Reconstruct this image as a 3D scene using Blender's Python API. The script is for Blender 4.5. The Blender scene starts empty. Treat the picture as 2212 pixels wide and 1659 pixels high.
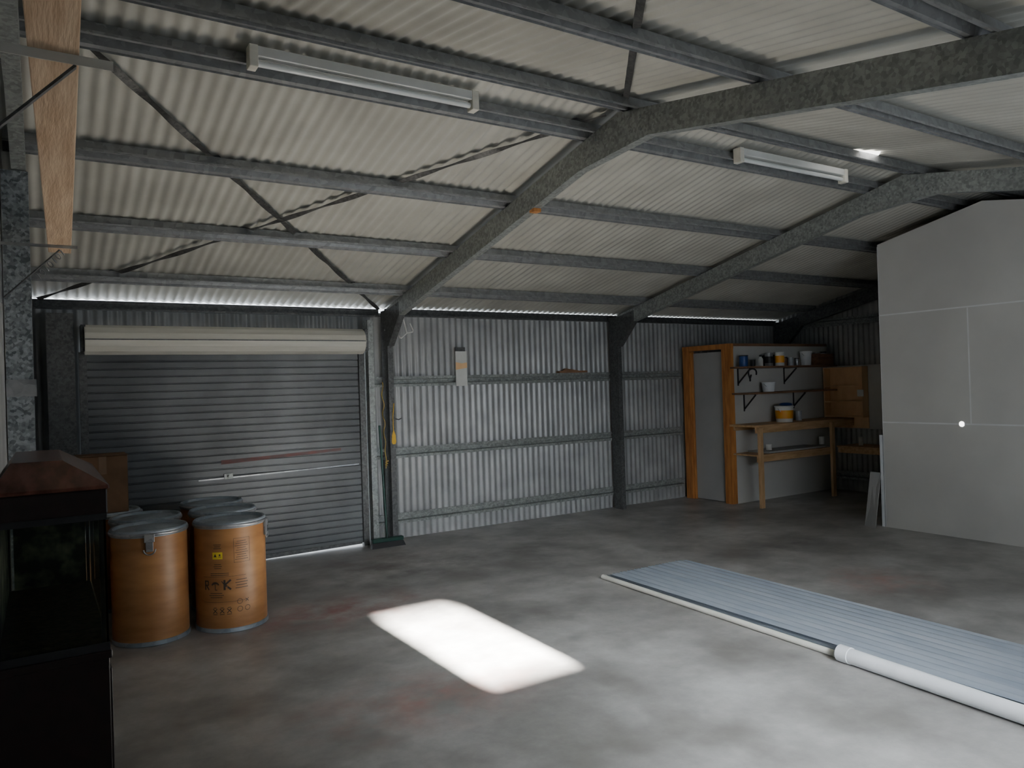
import bpy, bmesh, math, random
from mathutils import Vector, Matrix
random.seed(4)
S = bpy.context.scene
COL = S.collection
rad = math.radians
ORG = {}

# ------------------------------------------------------------------ camera
F_PX = 1618.0
YAW = rad(32.2); PITCH = rad(0.23); ROLL = rad(1.8)
CAMZ = 1.57
F0 = Vector((math.sin(YAW) * math.cos(PITCH), math.cos(YAW) * math.cos(PITCH), math.sin(PITCH)))
R0 = Vector((math.cos(YAW), -math.sin(YAW), 0))
U0 = R0.cross(F0)
CR = R0 * math.cos(ROLL) - U0 * math.sin(ROLL)
CU = R0 * math.sin(ROLL) + U0 * math.cos(ROLL)
cd = bpy.data.cameras.new('camera')
cd.sensor_width = 36.0
cd.lens = F_PX / 2212 * 36
cd.clip_start = 0.02
cam = bpy.data.objects.new('camera', cd)
COL.objects.link(cam)
m = Matrix((CR, CU, -F0)).transposed().to_4x4()
m.translation = Vector((0, 0, CAMZ))
cam.matrix_world = m
S.camera = cam

def x_on(u, v, Y):
    """world X of the photo point (u,v) on the plane Y = const"""
    d = CR * (u - 1106) + CU * (829.5 - v) + F0 * F_PX
    return d.x * Y / d.y

# ------------------------------------------------------------------ roof shape
EAVE_Y, RIDGE_Y = 7.42, 3.5
SL = 0.22; SLN = 0.187
RZ = 3.31
def roof(y):
    return RZ - (SL if y > RIDGE_Y else SLN) * abs(y - RIDGE_Y)
XL, XR = -0.16, 9.40
YN, YF = -0.42, 7.42

# ------------------------------------------------------------------ materials
def newmat(name):
    mt = bpy.data.materials.new(name)
    mt.use_nodes = True
    nt = mt.node_tree
    b = nt.nodes['Principled BSDF']
    return mt, nt, b
def c4(c): return (c[0], c[1], c[2], 1)
def mat(name, c1, c2=None, scale=5, rough=0.5, metal=0.0, bump=0.0, bscale=None, stretch=(1, 1, 1), detail=5, spec=None, lo=0.35, hi=0.65):
    mt, nt, b = newmat(name)
    b.inputs['Roughness'].default_value = rough
    b.inputs['Metallic'].default_value = metal
    if spec is not None: b.inputs['Specular IOR Level'].default_value = spec
    if c2 is None: c2 = tuple(x * 0.8 for x in c1)
    tc = nt.nodes.new('ShaderNodeTexCoord')
    mp = nt.nodes.new('ShaderNodeMapping'); mp.inputs['Scale'].default_value = stretch
    nz = nt.nodes.new('ShaderNodeTexNoise'); nz.inputs['Scale'].default_value = scale; nz.inputs['Detail'].default_value = detail
    rp = nt.nodes.new('ShaderNodeValToRGB')
    rp.color_ramp.elements[0].position = lo; rp.color_ramp.elements[0].color = c4(c2)
    rp.color_ramp.elements[1].position = hi; rp.color_ramp.elements[1].color = c4(c1)
    L = nt.links.new
    L(tc.outputs['Object'], mp.inputs['Vector']); L(mp.outputs[0], nz.inputs['Vector'])
    L(nz.outputs['Fac'], rp.inputs['Fac']); L(rp.outputs['Color'], b.inputs['Base Color'])
    if bump:
        n2 = nt.nodes.new('ShaderNodeTexNoise'); n2.inputs['Scale'].default_value = bscale or scale * 4
        L(mp.outputs[0], n2.inputs['Vector'])
        bp = nt.nodes.new('ShaderNodeBump'); bp.inputs['Strength'].default_value = bump; bp.inputs['Distance'].default_value = 0.01
        L(n2.outputs['Fac'], bp.inputs['Height']); L(bp.outputs['Normal'], b.inputs['Normal'])
    return mt
def galv(name, lo, hi, rough=0.42, scale=60, metal=0.3):
    mt, nt, b = newmat(name)
    tc = nt.nodes.new('ShaderNodeTexCoord')
    v = nt.nodes.new('ShaderNodeTexVoronoi'); v.inputs['Scale'].default_value = scale
    nz = nt.nodes.new('ShaderNodeTexNoise'); nz.inputs['Scale'].default_value = 20; nz.inputs['Detail'].default_value = 6
    mx = nt.nodes.new('ShaderNodeMix'); mx.data_type = 'FLOAT'; mx.inputs[0].default_value = 0.62
    rp = nt.nodes.new('ShaderNodeValToRGB')
    rp.color_ramp.elements[0].position = 0.3; rp.color_ramp.elements[0].color = c4(lo)
    rp.color_ramp.elements[1].position = 0.72; rp.color_ramp.elements[1].color = c4(hi)
    L = nt.links.new
    sp = nt.nodes.new('ShaderNodeSeparateColor')
    L(tc.outputs['Object'], v.inputs['Vector']); L(tc.outputs['Object'], nz.inputs['Vector'])
    L(v.outputs['Color'], sp.inputs[0]); L(sp.outputs[0], mx.inputs[2]); L(nz.outputs['Fac'], mx.inputs[3])
    L(mx.outputs[0], rp.inputs['Fac']); L(rp.outputs['Color'], b.inputs['Base Color'])
    b.inputs['Metallic'].default_value = metal; b.inputs['Roughness'].default_value = rough
    return mt
def emis(name, c, s):
    mt, nt, b = newmat(name)
    b.inputs['Base Color'].default_value = c4(c)
    b.inputs['Emission Color'].default_value = c4(c); b.inputs['Emission Strength'].default_value = s
    return mt

M = {}
M['roof'] = mat('roof_sheet', (.55, .54, .48), (.44, .43, .38), 2.2, .40, 0.0, detail=6)
M['wallsheet'] = mat('wall_sheet', (.38, .385, .38), (.27, .275, .275), 3, .36, 0.15, detail=6)
M['galv'] = galv('galvanised_steel', (.20, .215, .205), (.36, .38, .365))
M['galvspec'] = galv('bright_spangled_steel', (.15, .17, .18), (.48, .52, .55), .36, 70, .45)
M['galvdark'] = galv('dull_galvanised_steel', (.07, .072, .072), (.135, .14, .14), .5)
M['purlin'] = galv('purlin_steel', (.22, .225, .225), (.33, .335, .335), .42, 25, .3)
M['strap'] = galv('strap_steel', (.045, .045, .045), (.10, .10, .095), .5)
M['plaster'] = mat('grey_lining_board', (.62, .61, .575), (.55, .54, .51), 1.3, .75)
M['joint'] = mat('white_jointing', (.80, .80, .79), (.72, .72, .71), 8, .7)
M['pine'] = mat('orange_pine', (.62, .27, .075), (.40, .15, .04), 4, .5, stretch=(6, 6, .8))
M['pineb'] = mat('bench_pine', (.66, .43, .23), (.48, .29, .13), 4, .55, stretch=(1, 6, 6))
M['pinez'] = mat('bench_leg_pine', (.68, .44, .24), (.52, .32, .15), 4, .55, stretch=(6, 6, 1))
M['dpine'] = mat('shelf_brown_wood', (.28, .15, .08), (.17, .09, .05), 4, .6, stretch=(1, 6, 6))
M['beam'] = mat('rough_sawn_timber', (.80, .60, .41), (.62, .42, .26), 5, .6, bump=.3, stretch=(7, .7, 7))
M['ply'] = mat('orange_plywood', (.90, .60, .32), (.80, .50, .25), 3, .55, stretch=(3, 3, 1))
M['door'] = mat('grey_door_paint', (.42, .42, .41), (.37, .37, .36), 2, .6)
M['curtain'] = mat('door_curtain_paint', (.15, .16, .165), (.065, .07, .075), 1.3, .5, .1, detail=9)
M['cream'] = mat('cream_paint', (.82, .79, .70), (.70, .67, .58), 3, .5, stretch=(.5, 6, 6))
M['white'] = mat('white_enamel', (.74, .74, .71), (.64, .64, .60), 6, .4)
M['tube'] = mat('fluorescent_glass', (.80, .82, .80), (.72, .74, .72), 6, .15)
M['red'] = mat('dull_red_paint', (.12, .045, .04), (.075, .05, .05), 12, .7)
M['fibre'] = mat('brown_fibreboard', (.42, .21, .08), (.30, .135, .048), 3, .38, stretch=(1, 1, 4))
M['lid'] = galv('drum_lid_steel', (.24, .29, .34), (.38, .43, .48), .35, 10, .4)
M['print'] = mat('black_print', (.04, .03, .025), (.07, .045, .035), 60, .6)
M['ylabel'] = mat('yellow_sticker', (.85, .68, .06), (.75, .58, .05), 20, .5)
M['card'] = mat('cardboard', (.22, .12, .06), (.16, .085, .042), 6, .8)
M['tape'] = mat('packing_tape', (.26, .16, .09), (.22, .13, .075), 6, .3)
M['darkwood'] = mat('dark_stained_wood', (.018, .008, .007), (.010, .005, .004), 6, .4, stretch=(4, 1, 4))
M['redwood'] = mat('red_lacquered_wood', (.15, .055, .038), (.075, .027, .019), 5, .25, stretch=(5, 1, 5))
M['black'] = mat('black_plastic', (.02, .02, .022), (.012, .012, .014), 10, .5)
M['green'] = mat('green_plastic', (.01, .06, .045), (.008, .04, .03), 10, .4)
M['yellow'] = mat('yellow_plastic', (.80, .48, .03), (.70, .40, .03), 10, .4)
M['cord'] = mat('yellow_cord', (.55, .38, .08), (.40, .26, .05), 30, .6)
M['blue'] = mat('blue_plastic', (.03, .09, .30), (.02, .06, .2), 10, .35)
M['orangep'] = mat('orange_label', (.85, .28, .02), (.80, .40, .03), 8, .45)
M['tin'] = galv('tin_plate', (.28, .29, .30), (.46, .47, .48), .3, 20, .6)
M['clear'] = mat('cloudy_plastic', (.45, .48, .50), (.36, .38, .40), 8, .25)
M['pvc'] = mat('cream_pvc', (.86, .84, .76), (.76, .74, .66), 6, .4)
M['pvcw'] = mat('white_pvc', (.90, .91, .93), (.80, .82, .84), 7, .4)
M['polysheet'] = mat('blue_grey_roofing_sheet', (.68, .76, .88), (.54, .62, .74), 5, .20, .6, stretch=(3, .5, 3))
M['gravel'] = mat('aquarium_gravel', (.08, .07, .045), (.025, .022, .016), 60, .8)
M['greenrefl'] = mat('painted_dirty_glass_reflection', (.22, .24, .15), (.02, .026, .02), 13, .7, lo=.45, hi=.78)  # greenish reflection on dirty glass, painted into the colour of the tank sheets
M['dayglow'] = emis('painted_daylight_glow', (1, .98, .95), 5.0)  # emissive colour imitating daylight, with no opening behind it
mt, nt, b = newmat('aquarium_glass')
b.inputs['Base Color'].default_value = (.75, .78, .73, 1); b.inputs['Roughness'].default_value = .03
b.inputs['Transmission Weight'].default_value = 1.0; b.inputs['IOR'].default_value = 1.3
M['glass'] = mt

# concrete floor
mt, nt, b = newmat('concrete_slab')
L = nt.links.new; N = nt.nodes.new
geo = N('ShaderNodeNewGeometry')
def noise(scale, detail=8, rough=.6):
    n = N('ShaderNodeTexNoise'); n.inputs['Scale'].default_value = scale; n.inputs['Detail'].default_value = detail
    n.inputs['Roughness'].default_value = rough
    L(geo.outputs['Position'], n.inputs['Vector']); return n
def ramp(src, a, b_, ca=(0, 0, 0), cb=(1, 1, 1)):
    r = N('ShaderNodeValToRGB'); e = r.color_ramp.elements
    e[0].position = a; e[0].color = c4(ca); e[1].position = b_; e[1].color = c4(cb)
    L(src, r.inputs['Fac']); return r
def mix(fac, a, b_, mode='MIX'):
    x = N('ShaderNodeMix'); x.data_type = 'RGBA'; x.blend_type = mode
    if isinstance(fac, float): x.inputs[0].default_value = fac
    else: L(fac, x.inputs[0])
    for sock, v in ((x.inputs[6], a), (x.inputs[7], b_)):
        if isinstance(v, tuple): sock.default_value = c4(v)
        else: L(v, sock)
    return x.outputs[2]
base = ramp(noise(1.2, 5, .55).outputs['Fac'], .36, .64, (.28, .27, .255), (.50, .49, .47)).outputs[0]
fine = ramp(noise(7, 10, .72).outputs['Fac'], .25, .75, (.76, .76, .76), (1.14, 1.14, 1.14)).outputs[0]
col = mix(1.0, base, fine, 'MULTIPLY')
bl = ramp(noise(2.2, 3, .5).outputs['Fac'], .48, .70).outputs[0]
blm = mix(1.0, bl, (.65, .65, .65), 'MULTIPLY')
col = mix(blm, col, (.17, .158, .145))
def spot(cx, cy, rx, ry, colr, amt, nscale=5):
    global col
    mp = N('ShaderNodeMapping'); mp.vector_type = 'POINT'
    mp.inputs['Location'].default_value = (-cx / rx, -cy / ry, 0); mp.inputs['Scale'].default_value = (1 / rx, 1 / ry, 0)
    L(geo.outputs['Position'], mp.inputs['Vector'])
    ln = N('ShaderNodeVectorMath'); ln.operation = 'LENGTH'; L(mp.outputs[0], ln.inputs[0])
    r = ramp(ln.outputs['Value'], .1, 1.0, (1, 1, 1), (0, 0, 0)).outputs[0]
    n = ramp(noise(nscale, 6).outputs['Fac'], .38, .66).outputs[0]
    f = mix(1.0, r, n, 'MULTIPLY'); f = mix(1.0, f, (amt,) * 3, 'MULTIPLY')
    col = mix(f, col, colr)
spot(1.75, 5.25, 1.0, .5, (.32, .12, .10), .85)
spot(1.6, 3.5, .9, .5, (.42, .22, .18), .7)
spot(2.6, 6.6, .9, .6, (.20, .12, .10), .6)
spot(3.0, 6.0, 2.2, .8, (.10, .09, .08), .85, 2.5)
spot(5.4, 3.4, .5, .5, (.44, .19, .14), .6, 6)
spot(5.9, 4.6, 1.2, .4, (.12, .12, .12), .8, 3)
spot(6.5, 6.2, 1.2, .7, (.12, .115, .11), .8, 3)
L(col, b.inputs['Base Color'])
rr = ramp(noise(2.0, 3).outputs['Fac'], .3, .7, (.36, .36, .36), (.48, .48, .48)).outputs[0]
L(rr, b.inputs['Roughness'])
bp = N('ShaderNodeBump'); bp.inputs['Strength'].default_value = .06; bp.inputs['Distance'].default_value = .01
L(noise(30, 3).outputs['Fac'], bp.inputs['Height']); L(bp.outputs['Normal'], b.inputs['Normal'])
M['floor'] = mt

# ------------------------------------------------------------------ mesh builder
class MB:
    def __init__(self): self.bm = bmesh.new()
    def face(self, pts):
        vs = [self.bm.verts.new(p) for p in pts]
        return self.bm.faces.new(vs)
    def prism(self, pts, vec):
        vec = Vector(vec)
        a = [self.bm.verts.new(p) for p in pts]
        b = [self.bm.verts.new(Vector(p) + vec) for p in pts]
        n = len(pts)
        self.bm.faces.new(a[::-1]); self.bm.faces.new(b)
        for i in range(n):
            self.bm.faces.new((a[i], a[(i + 1) % n], b[(i + 1) % n], b[i]))
        return self
    def box(self, x0, x1, y0, y1, z0, z1):
        return self.prism([(x0, y0, z0), (x1, y0, z0), (x1, y1, z0), (x0, y1, z0)], (0, 0, z1 - z0))
    def bar(self, p0, p1, w, h, up=(0, 0, 1)):
        p0 = Vector(p0); p1 = Vector(p1); d = (p1 - p0).normalized()
        s = d.cross(Vector(up)).normalized(); u = s.cross(d).normalized()
        q = [p0 + s * a * w / 2 + u * c * h / 2 for a, c in ((-1, -1), (1, -1), (1, 1), (-1, 1))]
        return self.prism(q, p1 - p0)
    def profile(self, path, t, org, ux, uy, vec):
        """thin folded metal section: open 2-D path thickened by t, extruded along vec"""
        P = [Vector((p[0], p[1])) for p in path]; n = len(P); off = []
        for i in range(n):
            ds = []
            if i > 0: ds.append((P[i] - P[i - 1]).normalized())
            if i < n - 1: ds.append((P[i + 1] - P[i]).normalized())
            nn = Vector((0, 0))
            for d in ds: nn += Vector((-d.y, d.x))
            nn.normalize()
            k = 1 / max(.4, nn.dot(Vector((-ds[0].y, ds[0].x))))
            off.append(P[i] + nn * t * k)
        org = Vector(org); ux = Vector(ux); uy = Vector(uy); vec = Vector(vec)
        A = [self.bm.verts.new(org + ux * p.x + uy * p.y) for p in P]
        B = [self.bm.verts.new(org + ux * p.x + uy * p.y) for p in off]
        A2 = [self.bm.verts.new(v.co + vec) for v in A]
        B2 = [self.bm.verts.new(v.co + vec) for v in B]
        f = self.bm.faces.new
        for i in range(n - 1):
            f((A[i], A[i + 1], A2[i + 1], A2[i])); f((B[i + 1], B[i], B2[i], B2[i + 1]))
            f((A[i + 1], A[i], B[i], B[i + 1])); f((A2[i], A2[i + 1], B2[i + 1], B2[i]))
        f((A[0], A2[0], B2[0], B[0])); f((A[-1], B[-1], B2[-1], A2[-1]))
        return self
    def tube(self, path, r, seg=10):
        path = [Vector(p) for p in path]; rings = []
        ref = None
        for i, p in enumerate(path):
            d = (path[min(i + 1, len(path) - 1)] - path[max(i - 1, 0)]).normalized()
            if ref is None: ref = Vector((0, 0, 1)) if abs(d.z) < .9 else Vector((1, 0, 0))
            s = d.cross(ref).normalized(); u = s.cross(d).normalized(); ref = u
            rr_ = r[i] if isinstance(r, (list, tuple)) else r
            rings.append([self.bm.verts.new(p + (s * math.cos(2 * math.pi * k / seg) + u * math.sin(2 * math.pi * k / seg)) * rr_) for k in range(seg)])
        for a, b_ in zip(rings, rings[1:]):
            for k in range(seg):
                self.bm.faces.new((a[k], a[(k + 1) % seg], b_[(k + 1) % seg], b_[k]))
        self.bm.faces.new(rings[0][::-1]); self.bm.faces.new(rings[-1])
        return self
    def lathe(self, prof, c=(0, 0, 0), seg=28, axis='z', close=True):
        c = Vector(c); rings = []
        for r, z in prof:
            ring = []
            for k in range(seg):
                a = 2 * math.pi * k / seg
                if axis == 'z': v = Vector((r * math.cos(a), r * math.sin(a), z))
                elif axis == 'x': v = Vector((z, r * math.cos(a), r * math.sin(a)))
                else: v = Vector((r * math.sin(a), z, r * math.cos(a)))
                ring.append(self.bm.verts.new(c + v))
            rings.append(ring)
        for a, b_ in zip(rings, rings[1:]):
            for k in range(seg):
                self.bm.faces.new((a[k], a[(k + 1) % seg], b_[(k + 1) % seg], b_[k]))
        if close:
            self.bm.faces.new(rings[0][::-1]); self.bm.faces.new(rings[-1])
        return self
    def build(self, name, material, parent=None, smooth=None, bevel=0):
        bmesh.ops.recalc_face_normals(self.bm, faces=self.bm.faces[:])
        me = bpy.data.meshes.new(name)
        if parent is None:
            vs = [v.co for v in self.bm.verts]
            lo = [min(v[i] for v in vs) for i in range(3)]; hi = [max(v[i] for v in vs) for i in range(3)]
            o = Vector(((lo[0] + hi[0]) / 2, (lo[1] + hi[1]) / 2, lo[2]))
        else: o = ORG[parent.name]
        bmesh.ops.translate(self.bm, verts=self.bm.verts[:], vec=-o)
        self.bm.to_mesh(me); self.bm.free()
        me.materials.append(M[material])
        ob = bpy.data.objects.new(name, me); COL.objects.link(ob)
        if smooth:
            for p in me.polygons: p.use_smooth = True
            me.set_sharp_from_angle(angle=rad(smooth))
        if bevel:
            md = ob.modifiers.new('bevel', 'BEVEL'); md.width = bevel; md.segments = 2; md.limit_method = 'ANGLE'
        if parent is None: ob.location = o
        else: ob.parent = parent
        ORG[ob.name] = o.copy()
        return ob
def tag(o, label=None, cat=None, group=None, kind=None):
    if label: o['label'] = label
    if cat: o['category'] = cat
    if group: o['group'] = group
    if kind: o['kind'] = kind
    return o
def thing(name, loc, label, cat, group=None, kind=None):
    o = bpy.data.objects.new(name, None); COL.objects.link(o)
    o.location = loc; o.empty_display_size = .1
    ORG[o.name] = Vector(loc)
    return tag(o, label, cat, group, kind)
def copy_tree(o, parent=None):
    c = o.copy(); COL.objects.link(c)
    if parent: c.parent = parent
    ORG[c.name] = ORG.get(o.name, Vector()).copy()
    for ch in list(o.children): copy_tree(ch, c)
    return c

# ------------------------------------------------------------------ corrugated sheets
PITCHC = 0.076; AMP = 0.0068; SEG = 8
def wave(t): return AMP * math.sin(2 * math.pi * t / PITCHC)
def corr(bm, a0, a1, fn_lo, fn_hi):
    """strip of corrugated sheet from a0 to a1; fn(a, w) gives the low and high edge points"""
    n = max(2, int(round((a1 - a0) / (PITCHC / SEG))))
    prev = None
    for i in range(n + 1):
        a = a0 + (a1 - a0) * i / n
        w = wave(a)
        cur = (bm.verts.new(fn_lo(a, w)), bm.verts.new(fn_hi(a, w)))
        if prev: bm.faces.new((prev[0], cur[0], cur[1], prev[1]))
        prev = cur

# ceiling
mb = MB()
corr(mb.bm, XL - .02, XR + .02, lambda a, w: (a, RIDGE_Y + .03, roof(RIDGE_Y + .03) + w), lambda a, w: (a, YF + .012, roof(YF + .012) + w))
corr(mb.bm, XL - .02, XR + .02, lambda a, w: (a, RIDGE_Y - .03, roof(RIDGE_Y - .03) + w), lambda a, w: (a, YN - .05, roof(YN - .05) + w))
ceil = mb.build('ceiling', 'roof', smooth=80)
tag(ceil, 'off white corrugated steel roof sheeting seen from below', 'ceiling', kind='structure')
mb = MB()
mb.prism([(XL - .02, RIDGE_Y - .2, RZ - .03), (XL - .02, RIDGE_Y, RZ + .02), (XL - .02, RIDGE_Y + .2, RZ - .03), (XL - .02, RIDGE_Y + .2, RZ - .02), (XL - .02, RIDGE_Y, RZ + .035), (XL - .02, RIDGE_Y - .2, RZ - .02)], (XR - XL + .04, 0, 0))
mb.build('ridge_cap', 'galvdark', ceil)
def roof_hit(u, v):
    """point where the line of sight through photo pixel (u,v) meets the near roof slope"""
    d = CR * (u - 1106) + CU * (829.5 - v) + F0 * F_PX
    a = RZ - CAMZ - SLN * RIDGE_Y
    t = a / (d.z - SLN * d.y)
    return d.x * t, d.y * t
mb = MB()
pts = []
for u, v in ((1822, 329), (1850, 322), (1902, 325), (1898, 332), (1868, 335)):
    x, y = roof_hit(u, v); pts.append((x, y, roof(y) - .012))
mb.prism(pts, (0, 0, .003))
mb.build('roof_glow_patch', 'dayglow', ceil)  # glowing patch laid under the uncut roof sheet as a bright spot

# floor
mb = MB(); mb.box(XL - .02, XR + .02, YN - .02, YF + .006, -.12, 0)
tag(mb.build('floor', 'floor'), 'stained grey concrete slab floor of the shed', 'floor', kind='structure')

# back wall with roller door opening
DX0, DX1, DZ = 0.30, 2.80, 2.05
mb = MB()
top = 2.395
def bw(x0, x1, z0, z1):
    corr(mb.bm, x0, x1, lambda a, w: (a, YF + w, z0), lambda a, w: (a, YF + w, z1))
bw(XL, DX0, -.02, top); bw(DX0, DX1, DZ, top); bw(DX1, XR, 0, top)
tag(mb.build('wall_back', 'wallsheet', smooth=80), 'long grey corrugated steel side wall with the roller door', 'wall', kind='structure')
# gable walls
mb = MB()
corr(mb.bm, YN, YF, lambda a, w: (XL + w, a, 0), lambda a, w: (XL + w, a, roof(a)))
tag(mb.build('wall_left', 'wallsheet', smooth=80), 'corrugated gable wall behind the fish tank', 'wall', kind='structure')
mb = MB()
corr(mb.bm, YN, YF, lambda a, w: (XR + w, a, 0), lambda a, w: (XR + w, a, roof(a)))
tag(mb.build('wall_right', 'wallsheet', smooth=80), 'corrugated far gable wall beside the workbench', 'wall', kind='structure')
# front wall with windows
SUNT = .328
WX0, WX1, WZ0, WZ1 = 1.95, 2.50, (3.46 - YN) * SUNT, (4.84 - YN) * SUNT
wins = [(1, WX0, WX1, WZ0, WZ1, 0, 'small open window letting the sun patch onto the floor'),
        (2, .75, 1.80, 0.95, 2.15, 1, 'added unseen window with opaque panes left of the small open window'),
        (3, 2.65, 6.1, 0.95, 2.15, 3, 'added unseen wide window with opaque panes in the near side wall')]  # paned windows added out of view to go with the area lamps
mb = MB()
def fw(x0, x1, z0, z1):
    corr(mb.bm, x0, x1, lambda a, w: (a, YN + w, z0), lambda a, w: (a, YN + w, z1))
tf = roof(YN) + .01
xp = XL
for n_, x0, x1, z0, z1, mu, lb in sorted(wins, key=lambda q: q[1]):
    fw(xp, x0, 0, tf); fw(x0, x1, 0, z0); fw(x0, x1, z1, tf); xp = x1
fw(xp, XR, 0, tf)
tag(mb.build('wall_front', 'wallsheet', smooth=80), 'corrugated side wall with window openings', 'wall', kind='structure')
def window(n, x0, x1, z0, z1, mull, label):
    w = thing('window_%d' % n, ((x0 + x1) / 2, YN, z0), label, 'window', kind='structure')
    mb = MB(); t = .03
    mb.box(x0 - t, x0, YN - .03, YN + .03, z0 - t, z1 + t); mb.box(x1, x1 + t, YN - .03, YN + .03, z0 - t, z1 + t)
    mb.box(x0, x1, YN - .03, YN + .03, z0 - t, z0); mb.box(x0, x1, YN - .03, YN + .03, z1, z1 + t)
    mb.build('window_frame', 'white', w)
    for k in range(mull):
        x = x0 + (x1 - x0) * (k + 1) / (mull + 1)
        MB().box(x - .02, x + .02, YN - .02, YN + .02, z0, z1).build('mullion', 'white', w)
    if mull: MB().box(x0, x1, YN - .028, YN - .022, z0, z1).build('opaque_pane', 'white', w)  # opaque pane, lets no daylight in
for a_ in wins: window(*a_)

# plasterboard partition
PX, PY = 7.38, 4.53
pw = thing('wall_partition', (PX + .04, 2.0, 0), 'pale grey board partition with white taped joints', 'wall', kind='structure')
def rin(y): return roof(y) - .16
mb = MB()
mb.prism([(PX, YN + .03, 0), (PX, PY, 0), (PX, PY, rin(PY)), (PX, RIDGE_Y, rin(RIDGE_Y)), (PX, YN + .03, rin(YN + .03))], (.012, 0, 0))
mb.build('lining_board', 'plaster', pw)
mb = MB()
mb.box(PX + .012, PX + .082, PY - .05, PY - .01, 0, rin(PY) - .03)
mb.build('edge_stud', 'pvcw', pw)
mb = MB(); mb.prism([(PX + .012, PY - .02, rin(PY) - .05), (PX + .012, RIDGE_Y, rin(RIDGE_Y) - .05), (PX + .012, RIDGE_Y, rin(RIDGE_Y)), (PX + .012, PY - .02, rin(PY))], (.07, 0, 0)); mb.build('top_plate', 'dpine', pw)
mb = MB(); mb.box(PX - .002, PX + .014, PY, PY + .004, 0, rin(PY) - .02); mb.build('edge_strip', 'joint', pw)
for z0, y0, y1 in ((1.085, YN + .03, PY), (2.19, YN + .03, PY)):
    MB().box(PX - .0015, PX, y0, y1, z0 - .007, z0 + .007).build('joint_tape', 'joint', pw)
for y0, z0, z1 in ((3.66, 1.09, 2.18), (2.4, 0, 1.08), (1.2, 1.09, 2.18)):
    MB().box(PX - .0015, PX, y0 - .006, y0 + .006, z0, z1).build('joint_tape', 'joint', pw)
mb = MB(); mb.lathe([(.001, -.003), (.022, -.003), (.026, 0)], (PX, 3.745, 1.085), 20, 'x'); mb.build('glow_disc', 'dayglow', pw)  # glowing disc imitating daylight through a hole, board left uncut

# ------------------------------------------------------------------ steel frames
RD = .16; RT = .085
def cpath(d, w=.06, lip=.018):
    return [(w, -lip), (w, 0), (0, 0), (0, -d), (w, -d), (w, -d + lip)]
FX = [-.10, 3.03, 6.10, 9.27]
flabel = ['portal frame against the left gable wall above the fish tank',
          'nearest full portal frame beside the roller door with mottled rafter',
          'middle portal frame in front of the grey partition',
          'far end portal frame on the gable wall above the workbench']
def bolt(mb, x, y, z):
    mb.lathe([(.011, -.009), (.011, 0)], (x, y, z), 6, 'x')
for i, fx in enumerate(FX):
    fr = thing('portal_frame', (fx + .03, RIDGE_Y, 0), flabel[i], 'steel frame', 'steel portal frames')
    mt_ = 'galv' if i in (0, 1, 2) else 'galvdark'
    for y0, y1 in ((7.19, RIDGE_Y), (-.19, RIDGE_Y)):
        mb = MB(); z0 = roof(y0) - RT; z1 = roof(y1) - RT
        mb.profile(cpath(RD), -.0025, (fx, y0, z0), (1, 0, 0), (0, 0, 1), (0, y1 - y0, z1 - z0))
        mb.build('rafter', mt_, fr)
    for s, ya, yb in ((1, 7.19, 7.35), (-1, -.19, -.35)):
        mb = MB()
        p = [(.06, .018 * s), (.06, 0), (0, 0), (0, .16 * s), (.06, .16 * s), (.06, .142 * s)]
        mb.profile(p, .0025 * (-s), (fx, ya, 0), (1, 0, 0), (0, 1, 0), (0, 0, roof(ya) - RT - .01))
        mb.build('column', 'galvdark' if s == 1 else 'galv', fr)
        mb = MB()
        y_in = ya - s * .32
        poly = [(fx - .004, ya + s * .15, 2.03), (fx - .004, ya - s * .03, 2.03), (fx - .004, y_in, roof(y_in) - RT - RD), (fx - .004, y_in, roof(y_in) - RT - .03), (fx - .004, ya + s * .15, roof(ya + s * .15) - RT - .01)]
        mb.prism(poly, (.066, 0, 0))
        for yy, zz in ((ya + s * .05, 2.1), (ya + s * .11, 2.1), (ya + s * .05, 2.2), (y_in + s * .06, roof(y_in) - RT - .06), (y_in + s * .06, roof(y_in) - RT - .12)):
            bolt(mb, fx - .004, yy, zz)
        mb.build('knee_bracket', 'galvdark', fr)
    mb = MB()
    a = RIDGE_Y
    def rt(y): return roof(y) - RT
    mb.prism([(fx - .004, a + .42, rt(a + .42) - RD), (fx - .004, a + .42, rt(a + .42) - .004), (fx - .004, a, rt(a) - .004), (fx - .004, a - .27, rt(a - .27) - .004), (fx - .004, a - .27, rt(a - .27) - RD)], (.066, 0, 0))
    for dy in (-.2, -.12, .12, .22, .34):
        for dz in (.05, .12): bolt(mb, fx - .004, a + dy, rt(a + dy) - dz)
    mb.build('apex_bracket', mt_, fr)

# purlins: top hat sections
PT = .012; PH = .062
pur = [(6.73, 'lowest roof purlin just above the eave on the roller door side'),
       (5.75, 'second roof purlin up from the roller door eave'),
       (4.79, 'third roof purlin up from the roller door eave'),
       (3.78, 'ridge purlin carrying the two fluorescent light battens'),
       (3.38, 'ridge purlin on the near slope parallel to the light battens'),
       (2.42, 'roof purlin on the near slope, next below the ridge pair'),
       (1.42, 'roof purlin crossing the top right corner of the view'),
       (.45, 'roof purlin nearest the camera side eave')]
for y, lb in pur:
    sl = SLN if y < RIDGE_Y else -SL
    mb = MB()
    path = [(-.062, -.012), (-.062, 0), (-.034, 0), (-.024, PH), (.024, PH), (.034, 0), (.062, 0), (.062, -.012)]
    mb.profile(path, -.002, (XL + .02, y, roof(y) - PT - PH), (0, 1, sl), (0, 0, 1), (XR - XL - .04, 0, 0))
    tag(mb.build('roof_purlin', 'purlin'), lb, 'purlin', 'roof purlins')
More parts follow.
